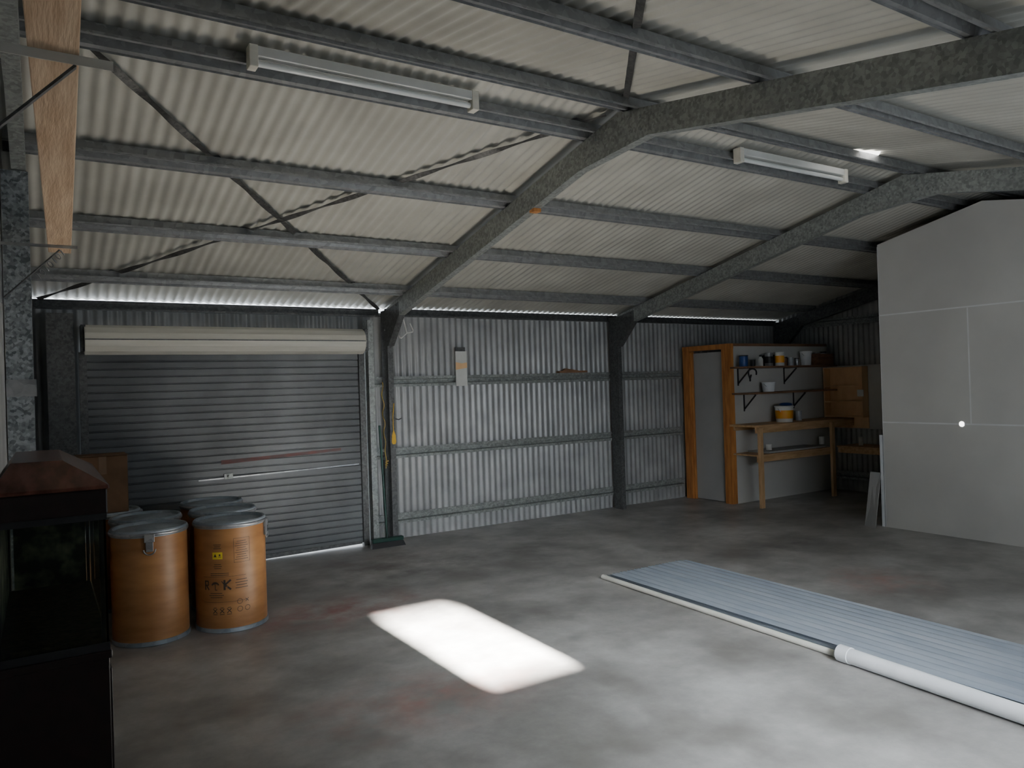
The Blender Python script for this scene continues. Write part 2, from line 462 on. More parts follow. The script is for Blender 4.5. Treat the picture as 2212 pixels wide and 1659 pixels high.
# eave purlins
for x0, x1, zt, lb in ((-.14, 3.03, 2.425, 'dark steel eave beam over the roller door under the daylight gap'), (3.095, 9.385, 2.434, 'dark steel eave beam over the bare corrugated wall bays')):
    mb = MB(); mb.profile([(.0, 0), (.05, 0), (.05, -.075), (0, -.075), (0, -.062)], .002, (x0, 7.353, zt), (0, 1, 0), (0, 0, 1), (x1 - x0, 0, 0))
    tag(mb.build('eave_purlin', 'galvdark'), lb, 'purlin')
# wall girts
gl = {1.665: 'upper', .91: 'middle', .22: 'lowest'}
for z, wd in gl.items():
    for x0, x1, where in ((2.90, 6.16, 'corrugated bay beside the roller door'), (6.17, 7.34, 'short bay beside the timber framed doorway')):
        mb = MB()
        path = [(-.055, .01), (-.055, 0), (-.026, 0), (-.02, .055), (.02, .055), (.026, 0), (.055, 0), (.055, .01)]
        mb.profile(path, .002, (x0, 7.352, z), (0, 0, 1), (0, 1, 0), (x1 - x0, 0, 0))
        tag(mb.build('wall_girt', 'galv'), '%s steel wall girt in the %s' % (wd, where), 'girt', 'wall girts')
# gable wall girts
for y0, y1, z, lb in ((4.6, 7.15, 2.33, 'steel girt high on the far gable wall above the workbench shelves'), (4.6, 6.5, .22, 'low steel girt on the far gable wall beneath the workbench')):
    mb = MB()
    mb.profile([(-.055, 0), (-.026, 0), (-.02, .055), (.02, .055), (.026, 0), (.055, 0)], .002, (9.337, y0, z), (0, 0, 1), (1, 0, 0), (0, y1 - y0, 0))
    tag(mb.build('gable_girt', 'galv'), lb, 'girt')
# bracing straps
def strap(x0, y0, x1, y1, lb, k):
    """steel strap hanging and twisting a little between the purlins it passes over"""
    mb = MB(); bm = mb.bm; n = 260; prev = None
    d = Vector((x1 - x0, y1 - y0, 0)).normalized(); s0 = Vector((d.y, -d.x, 0))
    ys = [p[0] for p in pur]
    for i in range(n + 1):
        t = i / n
        x = x0 + (x1 - x0) * t; y = y0 + (y1 - y0) * t
        near = min(abs(y - q) for q in ys)
        free = min(1, max(0, (near - .035) / .045))
        sag = .034 * free
        tw = (.15 + .35 * math.sin(t * 60 + k * 2)) * free
        sl = SLN if y < RIDGE_Y else -SL
        hw = .018
        s = Vector((s0.x, s0.y, s0.y * sl)) * hw * math.cos(tw) + Vector((0, 0, 1)) * hw * math.sin(tw)
        p = Vector((x, y, roof(y) - .0085 - sag - .0013 * k))
        cur = [bm.verts.new(p + s), bm.verts.new(p - s), bm.verts.new(p - s - Vector((0, 0, .0014))), bm.verts.new(p + s - Vector((0, 0, .0014)))]
        if prev:
            for j in range(4): bm.faces.new((prev[j], cur[j], cur[(j + 1) % 4], prev[(j + 1) % 4]))
        else: bm.faces.new(cur)
        prev = cur
    bm.faces.new(prev[::-1])
    return tag(mb.build('bracing_strap', 'strap', smooth=40), lb, 'brace', 'roof bracing straps')
strap(.0, 3.6, 3.0, 7.33, 'bracing strap running from the left ridge down towards the roller door post', 0)
strap(.0, 7.33, 3.02, 3.6, 'bracing strap running from above the roller door up to the nearest apex', 1)
strap(3.02, 3.42, .0, -.3, 'bracing strap on the near roof slope below the nearest apex', 0)

# ------------------------------------------------------------------ light battens
def batten(x0, x1, lb):
    y = 3.672; z = roof(y) - .032
    t = thing('light_batten', ((x0 + x1) / 2, y, z - .1), lb, 'light', 'fluorescent light battens')
    MB().box(x0, x1, y - .03, y + .03, z - .05, z).build('housing', 'white', t, bevel=.004)
    for k, (a, b_) in enumerate(((x0 - .012, x0 + .03), (x1 - .03, x1 + .012))):
        MB().box(a, b_, y - .034, y + .034, z - .105, z + .002).build('end_cap', 'cream', t, bevel=.004)
    mb = MB(); mb.lathe([(.010, x0 + .03), (.016, x0 + .032), (.016, x1 - .032), (.010, x1 - .03)], (0, y, z - .075), 16, 'x'); mb.build('fluorescent_tube', 'tube', t, smooth=40)
batten(.89, 2.12, 'white fluorescent light batten at the upper left, nearest the camera')
batten(4.30, 5.55, 'white fluorescent light batten beyond the nearest rafter')

# ------------------------------------------------------------------ roller door
rd = thing('door_1', ((DX0 + DX1) / 2, 7.31, 0), 'closed grey ribbed roller door with cream rolled drum above', 'door', kind='structure')
mb = MB(); bm = mb.bm
prev = None
zz = .03; prof = []
while zz < 2.06:
    prof += [(7.323, zz), (7.323, zz + .050), (7.335, zz + .056), (7.335, zz + .061)]
    zz += .067
for y, z in prof:
    cur = (bm.verts.new((DX0 + .01, y, z)), bm.verts.new((DX1 - .01, y, z)))
    if prev: bm.faces.new((prev[0], prev[1], cur[1], cur[0]))
    prev = cur
cur_o = mb.build('curtain', 'curtain', rd)
mb = MB(); mb.prism([(DX0 + .03, 7.31, .002), (1.6, 7.31, .004), (DX1 - .06, 7.31, .022), (DX1 - .06, 7.31, .05), (DX0 + .03, 7.31, .05)], (0, .03, 0)); mb.build('bottom_rail', 'galvdark', rd)
mb = MB(); pr = [(.05, DX0 + .02), (.125, DX0 + .02)]
pr += [(.128, DX0 + .03), (.128, DX1 - .05), (.125, DX1 - .04), (.05, DX1 - .04)]
mb.lathe(pr, (0, 7.2, 2.075), 14, 'x'); mb.build('door_roll', 'cream', rd)
MB().box(DX0 + .02, DX1 - .05, 7.066, 7.075, 2.07, 2.078).build('roll_edge', 'galvdark', rd)
for x in (DX0 - .005, DX1 - .03):
    MB().box(x, x + .035, 7.14, 7.36, 1.98, 2.2).build('drum_bracket', 'galvdark', rd)
for x in (DX0 - .02, DX1 - .045):
    mb = MB(); mb.profile([(0, 0), (0, -.06), (.06, -.06), (.06, 0)], .003, (x, 7.35, 0), (1, 0, 0), (0, 1, 0), (0, 0, 1.98)); mb.build('guide_rail', 'galvdark', rd)
mb = MB(); mb.bar((1.20, 7.312, .805), (2.73, 7.312, .835), .008, .012); mb.build('latch_bar', 'tin', rd)
mb = MB(); mb.box(1.42, 1.50, 7.305, 7.32, .80, .85); mb.lathe([(.012, -.04), (.012, 0)], (1.46, 7.31, .825), 12, 'y'); mb.build('lock', 'galv', rd, bevel=.003)
mb = MB(); mb.prism([(1.40, 7.321, .935), (2.55, 7.321, .985), (2.55, 7.321, 1.01), (1.8, 7.321, .985), (1.40, 7.321, .975)], (0, .001, 0)); mb.build('red_mark', 'red', rd)
for x0, x1, lb in ((2.83, 2.89, 'steel jamb post between the roller door and the nearest portal column'), (.05, .25, 'dark steel jamb post left of the roller door')):
    mb = MB(); mb.profile([(0, .13), (0, 0), (x1 - x0, 0), (x1 - x0, .13)], .002, (x0, 7.22, 0), (1, 0, 0), (0, 1, 0), (0, 0, 2.30))
    tag(mb.build('jamb_post', 'galv' if x0 > 1 else 'galvdark'), lb, 'post')

# ------------------------------------------------------------------ left gable post
gp = thing('gable_post', (-.085, 4.75, 0), 'mottled galvanised post at the left edge behind the fish tank', 'post')
mb = MB(); mb.profile([(0, .12), (0, 0), (.12, 0), (.12, .12)], .003, (-.148, 4.70, 0), (1, 0, 0), (0, 1, 0), (0, 0, 2.79)); mb.build('post_section', 'galvspec', gp)
MB().box(-.15, -.015, 4.685, 4.70, 1.60, 1.69).build('cleat', 'tin', gp)

# timber on brackets
mb = MB()
mb.prism([(-.040, .6, 2.41), (.065, .6, 2.41), (.065, .6, 2.455), (-.040, .6, 2.455)], (.094, 4.08, -.045))
tag(mb.build('timber_plank', 'beam', bevel=.003), 'long rough sawn orange timber plank overhead at top left', 'timber')
def bracket(y, z, arm, lb, m_, w=.02):
    b_ = thing('wall_bracket', (XL + .02, y, z - .3), lb, 'bracket', 'brackets under the overhead timber')
    mb = MB(); mb.profile([(0, -w), (0, 0), (w, 0)], .003, (XL + .01, y, z), (0, 1, 0), (0, 0, 1), (arm, 0, .0)); mb.build('arm', m_, b_)
    mb = MB(); mb.bar((XL + .01, y + .01, z - .28), (arm + XL - .07, y + .01, z - .02), .02, .006); mb.build('strut', 'galvdark', b_)
    MB().box(XL + .008, XL + .014, y - .015, y + .015, z - .3, z).build('wall_plate', 'tin', b_)
bracket(2.05, 2.390, .32, 'steel bracket nearest the camera under the overhead timber', 'white')
bracket(4.45, 2.363, .33, 'thin steel bracket under the far end of the overhead timber', 'tin', .012)
mb = MB()
for k in range(7):
    c = Vector((.115 - k * .018, 4.60, 2.355 - k * .022))
    pts = []
    for j in range(13):
        a = 2 * math.pi * j / 12
        v = Vector((math.cos(a) * .016, 0, math.sin(a) * .009)) if k % 2 else Vector((math.cos(a) * .016, math.sin(a) * .009, 0))
        v.rotate(Matrix.Rotation(rad(53), 3, 'Y')); pts.append(c + v)
    mb.tube(pts, .0028, 6)
tag(mb.build('hanging_chain', 'tin', smooth=60), 'short steel chain hanging off the end of the overhead timber', 'chain')

# ------------------------------------------------------------------ fish tank, hood, cabinet
AX0, AX1, AY0, AY1 = -.138, .168, 2.75, 3.68
cb = thing('aquarium_cabinet', (.015, 3.2, 0), 'dark wooden cabinet carrying the glass fish tank at lower left', 'cabinet')
mb = MB(); mb.box(AX0, AX1, AY0, AY1, .06, .74); mb.build('body', 'darkwood', cb, bevel=.003)
MB().box(AX0, AX1 + .008, AY0 - .01, AY1 + .01, .74, .765).build('cabinet_top', 'darkwood', cb, bevel=.004)
MB().box(AX0 + .01, AX1 - .02, AY0 + .03, AY1 - .02, 0, .06).build('plinth', 'darkwood', cb)
for k in range(2):
    y0 = AY0 + .02 + k * .45
    d = MB().box(AX1, AX1 + .008, y0, y0 + .43, .1, .70).build('cabinet_door', 'darkwood', cb, bevel=.003)
    mb = MB(); mb.lathe([(.006, 0), (.006, .012), (.012, .016), (.010, .024)], (AX1 + .008, y0 + (.38 if k == 0 else .05), .45), 12, 'x'); mb.build('knob', 'darkwood', d)
tk = thing('fish_tank', (.015, 3.2, .765), 'glass fish tank with murky interior on the dark cabinet', 'fish tank')
zt0, zt1 = .766, 1.205
for nm, bx in (('glass_pane', (AX0, AX1, AY0, AY0 + .006)), ('glass_pane', (AX0, AX1, AY1 - .006, AY1)), ('glass_pane', (AX0, AX0 + .006, AY0 + .006, AY1 - .006)), ('glass_pane', (AX1 - .006, AX1, AY0 + .006, AY1 - .006))):
    MB().box(*bx, zt0 + .006, zt1).build(nm, 'glass', tk)
mb = MB()
for z0, z1 in ((zt0, zt0 + .025), (zt1 - .02, zt1)):
    mb.box(AX0 - .003, AX1 + .003, AY0 - .003, AY0, z0, z1); mb.box(AX0 - .003, AX1 + .003, AY1, AY1 + .003, z0, z1)
    mb.box(AX1, AX1 + .003, AY0, AY1, z0, z1)
for x in (AX0 + .007, AX1 - .020):
    for y in (AY0 + .007, AY1 - .020):
        mb.box(x, x + .012, y, y + .012, zt0, zt1)
mb.build('edge_trim', 'black', tk)
MB().box(AX0 + .008, AX1 - .008, AY0 + .008, AY1 - .008, zt0, zt0 + .04).build('gravel_bed', 'gravel', tk)
MB().box(AX0 + .007, AX0 + .012, AY0 + .03, AY1 - .03, zt0 + .04, zt1 - .03).build('back_sheet', 'greenrefl', tk)
MB().box(AX0 + .03, AX1 - .022, AY1 - .016, AY1 - .010, zt0 + .04, zt1 - .03).build('end_sheet', 'greenrefl', tk)  # opaque sheet added so the tank interior reads dark
hd = thing('aquarium_hood', (.015, 3.2, 1.206), 'red brown lacquered hip shaped hood on top of the fish tank', 'hood')
MB().box(AX0, AX1 + .006, AY0 - .012, AY1 + .01, 1.206, 1.285).build('hood_frame', 'darkwood', hd, bevel=.004)
mb = MB(); bm = mb.bm
z0, z1 = 1.285, 1.375
lo = [bm.verts.new(p) for p in ((AX0, AY0 - .02, z0), (AX1 + .012, AY0 - .02, z0), (AX1 + .012, AY1 + .015, z0), (AX0, AY1 + .015, z0))]
mi = [bm.verts.new(p) for p in ((AX0, AY0 - .02, z0 + .012), (AX1 + .012, AY0 - .02, z0 + .012), (AX1 + .012, AY1 + .015, z0 + .012), (AX0, AY1 + .015, z0 + .012))]
hi = [bm.verts.new(p) for p in ((AX0 + .05, AY0 + .14, z1), (AX1 - .11, AY0 + .14, z1), (AX1 - .11, AY1 - .13, z1), (AX0 + .05, AY1 - .13, z1))]
bm.faces.new(lo[::-1]); bm.faces.new(hi)
for A, B in ((lo, mi), (mi, hi)):
    for k in range(4): bm.faces.new((A[k], A[(k + 1) % 4], B[(k + 1) % 4], B[k]))
mb.build('hood_lid', 'redwood', hd, bevel=.003)

# ------------------------------------------------------------------ fibre drums
DR, DH = .235, .73
dr = thing('fibre_drum', (0, 0, 0), '', 'drum')
mb = MB(); mb.lathe([(DR - .012, .004), (DR - .004, .012), (DR - .004, .70), (DR - .02, .702)], seg=48); mb.build('drum_body', 'fibre', dr, smooth=40)
mb = MB(); mb.lathe([(DR - .006, .0), (DR + .002, .003), (DR + .002, .028), (DR - .003, .030)], seg=48); mb.build('bottom_band', 'lid', dr, smooth=40)
mb = MB(); mb.lathe([(DR - .003, .688), (DR + .001, .69), (DR + .001, .722), (DR - .006, .73), (DR - .018, .728), (DR - .028, .712), (DR - .06, .712), (DR - .07, .718), (.001, .720)], seg=48); mb.build('lid', 'lid', dr, smooth=40)
mb = MB(); mb.lathe([(DR, .694), (DR + .006, .698), (DR + .006, .712), (DR, .716)], seg=48, close=False); mb.build('locking_ring', 'tin', dr, smooth=60)
mb = MB(); mb.box(-.03, .03, -DR - .016, -DR + .004, .66, .71)
mb.box(-.022, .022, -DR - .012, -DR + .004, .60, .66)
cl = mb.build('clasp', 'tin', dr, bevel=.003)
mb = MB(); pts = [(math.cos(a) * .034, -DR - .012, .615 + math.sin(a) * .034) for a in [rad(180 + k * 18) for k in range(11)]]
mb.tube(pts, .0045, 8); mb.build('clasp_ring', 'tin', cl, smooth=60)
drums = [((.585, 5.49), -6, 'plain brown fibre drum with its lever clasp facing the camera'),
         ((1.088, 5.455), 64, 'brown fibre drum printed with symbols and a small yellow label'),
         ((1.14, 5.96), 120, 'lidded fibre drum directly behind the printed drum'),
         ((1.15, 6.45), 20, 'rearmost fibre drum near the roller door, its grey lid showing'),
         ((.62, 5.99), -60, 'fibre drum behind the plain clasp drum, mostly hidden'),
         ((.10, 5.56), 40, 'brown fibre drum squeezed between the left wall and the plain drum'),
         ((.40, 6.50), 90, 'fibre drum at the back with the cardboard box on its lid')]
D = []
for k, (p, a, lb) in enumerate(drums):
    o = dr if k == 0 else copy_tree(dr)
    D.append(o)
for o, (p, a, lb) in zip(D, drums):
    o.location = (p[0], p[1], 0); o.rotation_euler = (0, 0, rad(a)); tag(o, lb, 'drum', 'fibre drums beside the roller door')
# prints on drum B, placed around its wall
B = D[1]; ORG[B.name] = Vector((0, 0, 0))
PA = rad(-101.2 - 64); RR = DR - .0032
def wrap(mb, pts, s0, z0):
    """flat symbol (s along the wall, z up) laid on the drum wall"""
    vs = [mb.bm.verts.new((RR * math.cos(PA + (s0 + s) / RR), RR * math.sin(PA + (s0 + s) / RR), z0 + z)) for s, z in pts]
    mb.bm.faces.new(vs)
def wrect(mb, s, z, w, h):
    n = max(1, int(w / .02))
    for i in range(n):
        a = -w / 2 + w * i / n; b_ = -w / 2 + w * (i + 1) / n
        wrap(mb, [(a, -h / 2), (b_, -h / 2), (b_, h / 2), (a, h / 2)], s, z)
def line(s0, z0, s1, z1, t=.003):
    d = Vector((s1 - s0, z1 - z0)); d.normalize(); n = Vector((-d.y, d.x)) * t / 2
    wrap(mb, [(s0 - n.x, z0 - n.y), (s1 - n.x, z1 - n.y), (s1 + n.x, z1 + n.y), (s0 + n.x, z0 + n.y)], 0, 0)
def block(name, rows):
    global mb
    mb = MB()
    for s, z, w, h in rows: wrect(mb, s, z, w, h)
    mb.build(name, 'print', B)
block('printed_text', [(-.085, .585 - k * .012, .05 - .012 * (k % 2), .004) for k in range(3)])
block('printed_text', [(-.085, .455 - k * .013, .045 + .01 * (k % 2), .004) for k in range(3)])
block('printed_text', [(-.075, .395 - k * .012, .12, .004) for k in range(2)])
block('printed_text', [(.07, .60 - k * .015, .06 + .014 * ((k * 7) % 3), .003) for k in range(9)])
block('printed_text', [(.065, .345 - k * .018, .07 + .012 * (k % 2), .004) for k in range(4)])
block('printed_text', [(-.10, .265 - k * .014, .08 + .02 * (k % 2), .004) for k in range(3)])
block('printed_frame', [(.0725, .62, .105, .002), (.0725, .46, .105, .002), (.02, .54, .002, .16), (.125, .54, .002, .16)])
block('printed_rule', [(-.05, .372, .29, .002)]); block('printed_rule', [(-.05, .205, .29, .002)])
zc = .318
mb = MB(); wrect(mb, -.178, zc, .009, .062); wrect(mb, -.166, zc + .027, .024, .008); wrect(mb, -.166, zc, .024, .008); wrect(mb, -.155, zc + .014, .008, .030); line(-.170, zc, -.150, zc - .031, .009); mb.build('printed_letter', 'print', B)
mb = MB(); wrap(mb, [(.026 * math.cos(rad(a)), .022 * math.sin(rad(a))) for a in range(0, 181, 20)], -.105, zc); wrect(mb, -.105, zc - .014, .005, .034); wrect(mb, -.099, zc - .031, .014, .005); mb.build('printed_umbrella', 'print', B)
mb = MB(); wrect(mb, -.044, zc, .013, .066); line(-.042, zc, -.004, zc + .032, .012); line(-.042, zc, -.004, zc - .032, .012); line(-.062, zc + .026, -.044, zc, .005); mb.build('printed_letter', 'print', B)
for k in range(3):
    mb = MB(); s = -.11 + k * .046
    line(s - .014, .132, s + .014, .162, .005); line(s - .014, .162, s + .014, .132, .005); wrect(mb, s, .124, .03, .004); wrect(mb, s, .168, .02, .004)
    mb.build('printed_symbol', 'print', B)
for s, z in ((.05, .15), (.10, .15), (.05, .20)):
    mb = MB()
    for k in range(10):
        a0 = rad(k * 36); a1 = rad(k * 36 + 36); r = .017
        line(s + r * math.cos(a0), z + r * math.sin(a0), s + r * math.cos(a1), z + r * math.sin(a1), .003)
    mb.build('printed_ring', 'print', B)
mb = MB(); line(.088, .193, .108, .213, .004); line(.088, .213, .108, .193, .004); mb.build('printed_cross', 'print', B)
mb = MB(); RR += .0004; wrect(mb, -.085, .513, .066, .046); o = mb.build('yellow_label', 'ylabel', B); tag(o, 'small yellow label')
mb = MB(); RR += .0004
wrap(mb, [(0, .012), (-.010, -.01), (.010, -.01)], -.10, .515); wrect(mb, -.07, .517, .010, .012); wrect(mb, -.07, .505, .018, .003); mb.build('label_print', 'print', B)

# cardboard box on drums
bx = thing('cardboard_box', (.375, 6.47, .731), 'brown cardboard box standing on a drum lid against the roller door', 'box')
mb = MB(); mb.box(.21, .54, 6.30, 6.64, .731, 1.15); mb.build('carton', 'card', bx, bevel=.004)
mb = MB(); mb.box(.21, .54, 6.445, 6.495, 1.15, 1.152); mb.box(.35, .40, 6.297, 6.30, 1.02, 1.15); mb.build('tape', 'tape', bx)
for y0, y1 in ((6.30, 6.442), (6.498, 6.64)):
    MB().box(.205, .545, y0 - .002, y1, 1.1525, 1.156).build('flap', 'card', bx)

# ------------------------------------------------------------------ items near the nearest column
br = thing('broom', (2.93, 7.12, 0), 'green broom standing against the nearest portal column', 'broom')
mb = MB(); mb.box(2.76, 3.10, 7.08, 7.14, .05, .09); mb.build('broom_head', 'green', br, bevel=.008)
mb = MB()
mb.prism([(2.765, 7.085, .05), (3.095, 7.085, .05), (3.11, 7.06, .0), (2.75, 7.06, .0)], (0, .05, 0)); mb.build('bristles', 'black', br)
mb = MB(); mb.tube([(2.93, 7.11, .09), (2.92, 7.200, 1.22)], .012, 12); mb.build('handle', 'green', br, smooth=60)
mb = MB(); pts = []
for k in range(40):
    t = k / 39; pts.append((2.955 + .008 * math.sin(t * 30) + .02 * t, 7.185 - .01 * math.cos(t * 25), 1.66 - .88 * t))
mb.tube(pts, .004, 6)
pts = [(2.980 + .014 * math.sin(a), 7.170 + .002 * a, .86 - .004 * a) for a in [k * .5 for k in range(30)]]
mb.tube(pts, .004, 6)
tag(mb.build('rope', 'cord', smooth=60), 'yellow cord hanging between the roller door rail and the column', 'cord')
fs = thing('fly_swatter', (3.06, 7.175, 1.02), 'yellow fly swatter hanging head down on the nearest column', 'fly swatter')
mb = MB(); mb.tube([(3.075, 7.178, 1.44), (3.06, 7.176, 1.3), (3.062, 7.176, 1.14)], .004, 8); mb.build('handle', 'yellow', fs)
mb = MB(); mb.prism([(3.04, 7.174, 1.04), (3.05, 7.174, 1.02), (3.078, 7.174, 1.02), (3.088, 7.174, 1.04), (3.084, 7.174, 1.11), (3.068, 7.174, 1.16), (3.058, 7.174, 1.16), (3.044, 7.174, 1.11)], (0, .004, 0)); mb.build('paddle', 'yellow', fs)
mb = MB(); mb.tube([(3.09, 7.185, 1.28), (3.12, 7.17, 1.27), (3.15, 7.165, 1.285)], .006, 8)
tag(mb.build('hook', 'black', smooth=60), 'small black hook on the column beside the fly swatter', 'hook')
mb = MB(); y = 7.0
mb.tube([(3.10, y, 2.42), (3.125, y, 2.32), (3.16, y, 2.17), (3.165, y, 2.155)], .008, 8)
mb.tube([(3.20, y, 2.25), (3.235, y, 2.18), (3.23, y, 2.165), (3.165, y, 2.15), (3.10, y, 2.10), (3.085, y, 2.105), (3.08, y, 2.125)], .008, 8)
tag(mb.build('hanging_bracket', 'white', smooth=60), 'white bent wire bracket hanging from the nearest knee joint', 'bracket')
# white board on the girt
wb = thing('white_board', (3.96, 7.34, 1.60), 'narrow white board with an orange band on the upper girt', 'board')
MB().box(3.895, 4.035, 7.338, 7.351, 1.60, 1.985).build('panel', 'white', wb, bevel=.002)
mb = MB(); mb.prism([(3.894, 7.337, 1.78), (4.036, 7.337, 1.80), (4.036, 7.337, 1.86), (3.97, 7.337, 1.85), (3.894, 7.337, 1.865)], (0, .001, 0)); mb.build('orange_band', 'ply', wb)
MB().box(3.90, 4.02, 7.345, 7.35, 1.985, 2.03).build('backing_strip', 'galvdark', wb)
mb = MB(); mb.box(5.30, 5.72, 7.33, 7.40, 1.722, 1.745); mb.prism([(5.34, 7.33, 1.745), (5.6, 7.33, 1.745), (5.4, 7.33, 1.775)], (0, .05, 0))
tag(mb.build('timber_offcut', 'dpine'), 'brown timber offcut lying on the upper wall girt', 'timber')
mb = MB(); mb.box(3.03, 3.09, 4.44, 4.50, roof(4.47) - RT - RD - .025, roof(4.47) - RT - RD)
tag(mb.build('timber_block', 'pine'), 'tiny orange timber block under the nearest rafter', 'timber')

# ------------------------------------------------------------------ small room and doorway
SX, SY, SH = 7.36, 6.54, 2.0
mb = MB(); mb.box(SX + .09, XR - .04, SY, SY + .012, 0, SH); mb.box(SX + .02, SX + .09, SY + .03, SY + .07, 1.955, SH)
tag(mb.build('wall_storeroom', 'plaster'), 'grey board wall of the little corner room behind the workbench', 'wall', kind='structure')
MB_ = MB().box(SX + .09, XR - .05, SY - .002, SY + .05, SH, SH + .035).build('trim_1', 'dpine'); tag(MB_, 'dark timber top plate over the corner room wall', 'trim', kind='structure')
d2 = thing('door_2', (SX + .04, 6.94, 0), 'plain grey door in an orange pine frame', 'door', kind='structure')
MB().box(SX, SX + .09, 7.22, 7.34, 0, 1.97).build('jamb', 'pine', d2, bevel=.003)
MB().box(SX, SX + .09, 6.54, 6.66, 0, 1.97).build('jamb', 'pine', d2, bevel=.003)
MB().box(SX - .005, SX + .09, 6.535, 7.34, 1.97, 2.035).build('header', 'pine', d2, bevel=.003)
MB().box(SX + .015, SX + .085, 7.195, 7.22, 0, 1.95).build('door_stop', 'pine', d2)
lf = MB().box(SX + .05, SX + .085, 6.665, 7.19, .01, 1.94).build('door_leaf', 'door', d2, bevel=.002)

# shelves over the bench
def shelf(z, x0, x1, dep, brx, m_, lb):
    s = thing('wall_shelf', ((x0 + x1) / 2, SY - dep / 2, z - .2), lb, 'shelf', 'shelves on the corner room wall')
    MB().box(x0, x1, SY - dep, SY, z - .022, z).build('board', m_, s, bevel=.002)
    for x in brx:
        mb = MB(); mb.box(x - .012, x + .012, SY - .004, SY, z - .24, z - .022); mb.box(x - .012, x + .012, SY - dep + .05, SY, z - .027, z - .022)
        mb.bar((x, SY - .006, z - .21), (x, SY - dep + .07, z - .03), .02, .006, (1, 0, 0)); mb.build('shelf_bracket', 'black', s)
shelf(1.735, 7.38, 9.19, .27, (7.52, 8.42), 'dpine', 'top brown wall shelf crowded with tins above the workbench')
shelf(1.405, 7.40, 9.19, .26, (7.62, 8.60), 'dpine', 'middle brown wall shelf holding one white tub')

wk = thing('workbench', (8.3, 6.34, 0), 'long pine workbench with a lower shelf against the grey wall', 'workbench')
MB().box(7.33, 9.32, 6.13, 6.535, .985, 1.01).build('bench_top', 'pineb', wk, bevel=.002)
MB().box(7.36, 9.32, 6.135, 6.165, .91, .985).build('front_rail', 'pineb', wk, bevel=.002)
MB().box(7.38, 8.83, 6.136, 6.53, .625, .645).build('lower_shelf', 'pineb', wk, bevel=.002)
MB().box(7.38, 8.83, 6.136, 6.166, .555, .624).build('shelf_rail', 'pineb', wk, bevel=.002)
for x in (7.365, 8.78):
    MB().box(x, x + .065, 6.10, 6.134, 0, .975).build('leg', 'pinez', wk, bevel=.002)
MB().box(7.40, 9.2, 6.505, 6.535, .93, .984).build('rear_rail', 'pineb', wk)
es = thing('side_shelf', (9.15, 5.85, .5), 'low pine shelf along the far gable wall beside the bench', 'shelf')
MB().box(8.90, 9.33, 5.0, 6.12, .64, .66).build('board', 'pineb', es, bevel=.002)
MB().box(8.90, 8.93, 5.0, 6.10, .57, .639).build('rail', 'pineb', es, bevel=.002)
MB().box(8.92, 8.98, 5.02, 5.06, 0, .57).build('leg', 'pinez', es)
MB().box(9.345, 9.36, 4.6, 6.54, .86, 1.72).build('wall_lining', 'plaster'); tag(bpy.data.objects['wall_lining'], 'grey lining sheet on the far gable wall behind the plywood cabinet', 'panel')
pc = thing('plywood_cabinet', (9.26, 6.2, .86), 'open orange plywood shelf cabinet in the corner above the bench', 'cabinet')
y0, y1, z0, z1, x0, x1 = 5.92, 6.50, 1.02, 1.70, 9.20, 9.335
MB().box(x1 - .01, x1, y0, y1, .87, z1).build('back_panel', 'ply', pc)
for y in (y0, y1 - .018): MB().box(x0, x1 - .01, y, y + .018, z0, z1).build('side_panel', 'ply', pc)
for z in (z0, 1.22, 1.43, z1 - .018): MB().box(x0, x1 - .011, y0 + .019, y1 - .019, z, z + .016).build('shelf', 'ply', pc)
mb = MB(); mb.box(9.19, 9.199, 5.90, 5.99, 1.30, 1.39); ps = mb.build('power_outlet', 'white', bevel=.003); tag(ps, 'white power outlet on the edge of the plywood cabinet', 'power outlet')

# containers
def can(x, y, z, r, h, body, lid, lb, cat='tin', band=None, name='paint_tin', handle=False, taper=1.0):
    t = thing(name, (x, y, z), lb, cat)
    mb = MB(); mb.lathe([(r * taper * .96, 0), (r * taper, .004), (r, h * .9), (r * .98, h * .92)], (x, y, z), 24); mb.build('body', body, t, smooth=40)
    mb = MB(); mb.lathe([(r * 1.03, h * .905), (r * 1.05, h * .92), (r * 1.05, h * .98), (r * .98, h), (r * .9, h * .97), (.001, h * .97)], (x, y, z), 24); mb.build('lid', lid, t, smooth=40)
    if band:
        z0, z1 = h * .22, h * .72
        f = lambda q: (r * taper + (r - r * taper) * q / (h * .9)) + .0012
        mb = MB(); mb.lathe([(f(z0), z0), (f(z1), z1)], (x, y, z), 24, close=False); mb.build('label_band', band, t, smooth=40)
    if handle:
        mb = MB(); pts = [(x + r * 1.07 * math.cos(a), y - r * .55 * math.sin(a), z + h * .85 - r * .75 * math.sin(a)) for a in [rad(k * 15) for k in range(13)]]
        mb.tube(pts, .003, 6); mb.build('handle', 'tin', t)
    return t
def X(u, y, v=780): return x_on(u, v, y)
T = 1.736
can(X(1606, 6.40), 6.40, T, .055, .14, 'blue', 'black', 'small blue jar at the left end of the top shelf', 'jar', name='blue_jar')
can(X(1626, 6.44), 6.44, T, .03, .09, 'black', 'tin', 'little black tin between the blue jar and white bottle', name='small_tin')
t = thing('white_bottle', (X(1643, 6.36), 6.36, T), 'slim white bottle with dark cap on the top shelf', 'bottle')
mb = MB(); mb.lathe([(.028, 0), (.03, .005), (.03, .09), (.014, .115), (.014, .12)], ORG[t.name], 20); mb.build('body', 'white', t, smooth=40)
mb = MB(); mb.lathe([(.016, .12), (.016, .14), (.012, .142)], ORG[t.name], 16); mb.build('cap', 'black', t)
can(X(1661, 6.40), 6.40, T, .052, .17, 'tin', 'tin', 'dark metal paint tin in the middle of the top shelf', band='black')
can(X(1684, 6.36), 6.36, T, .060, .18, 'white', 'white', 'white paint tin with orange label on the top shelf', band='orangep')
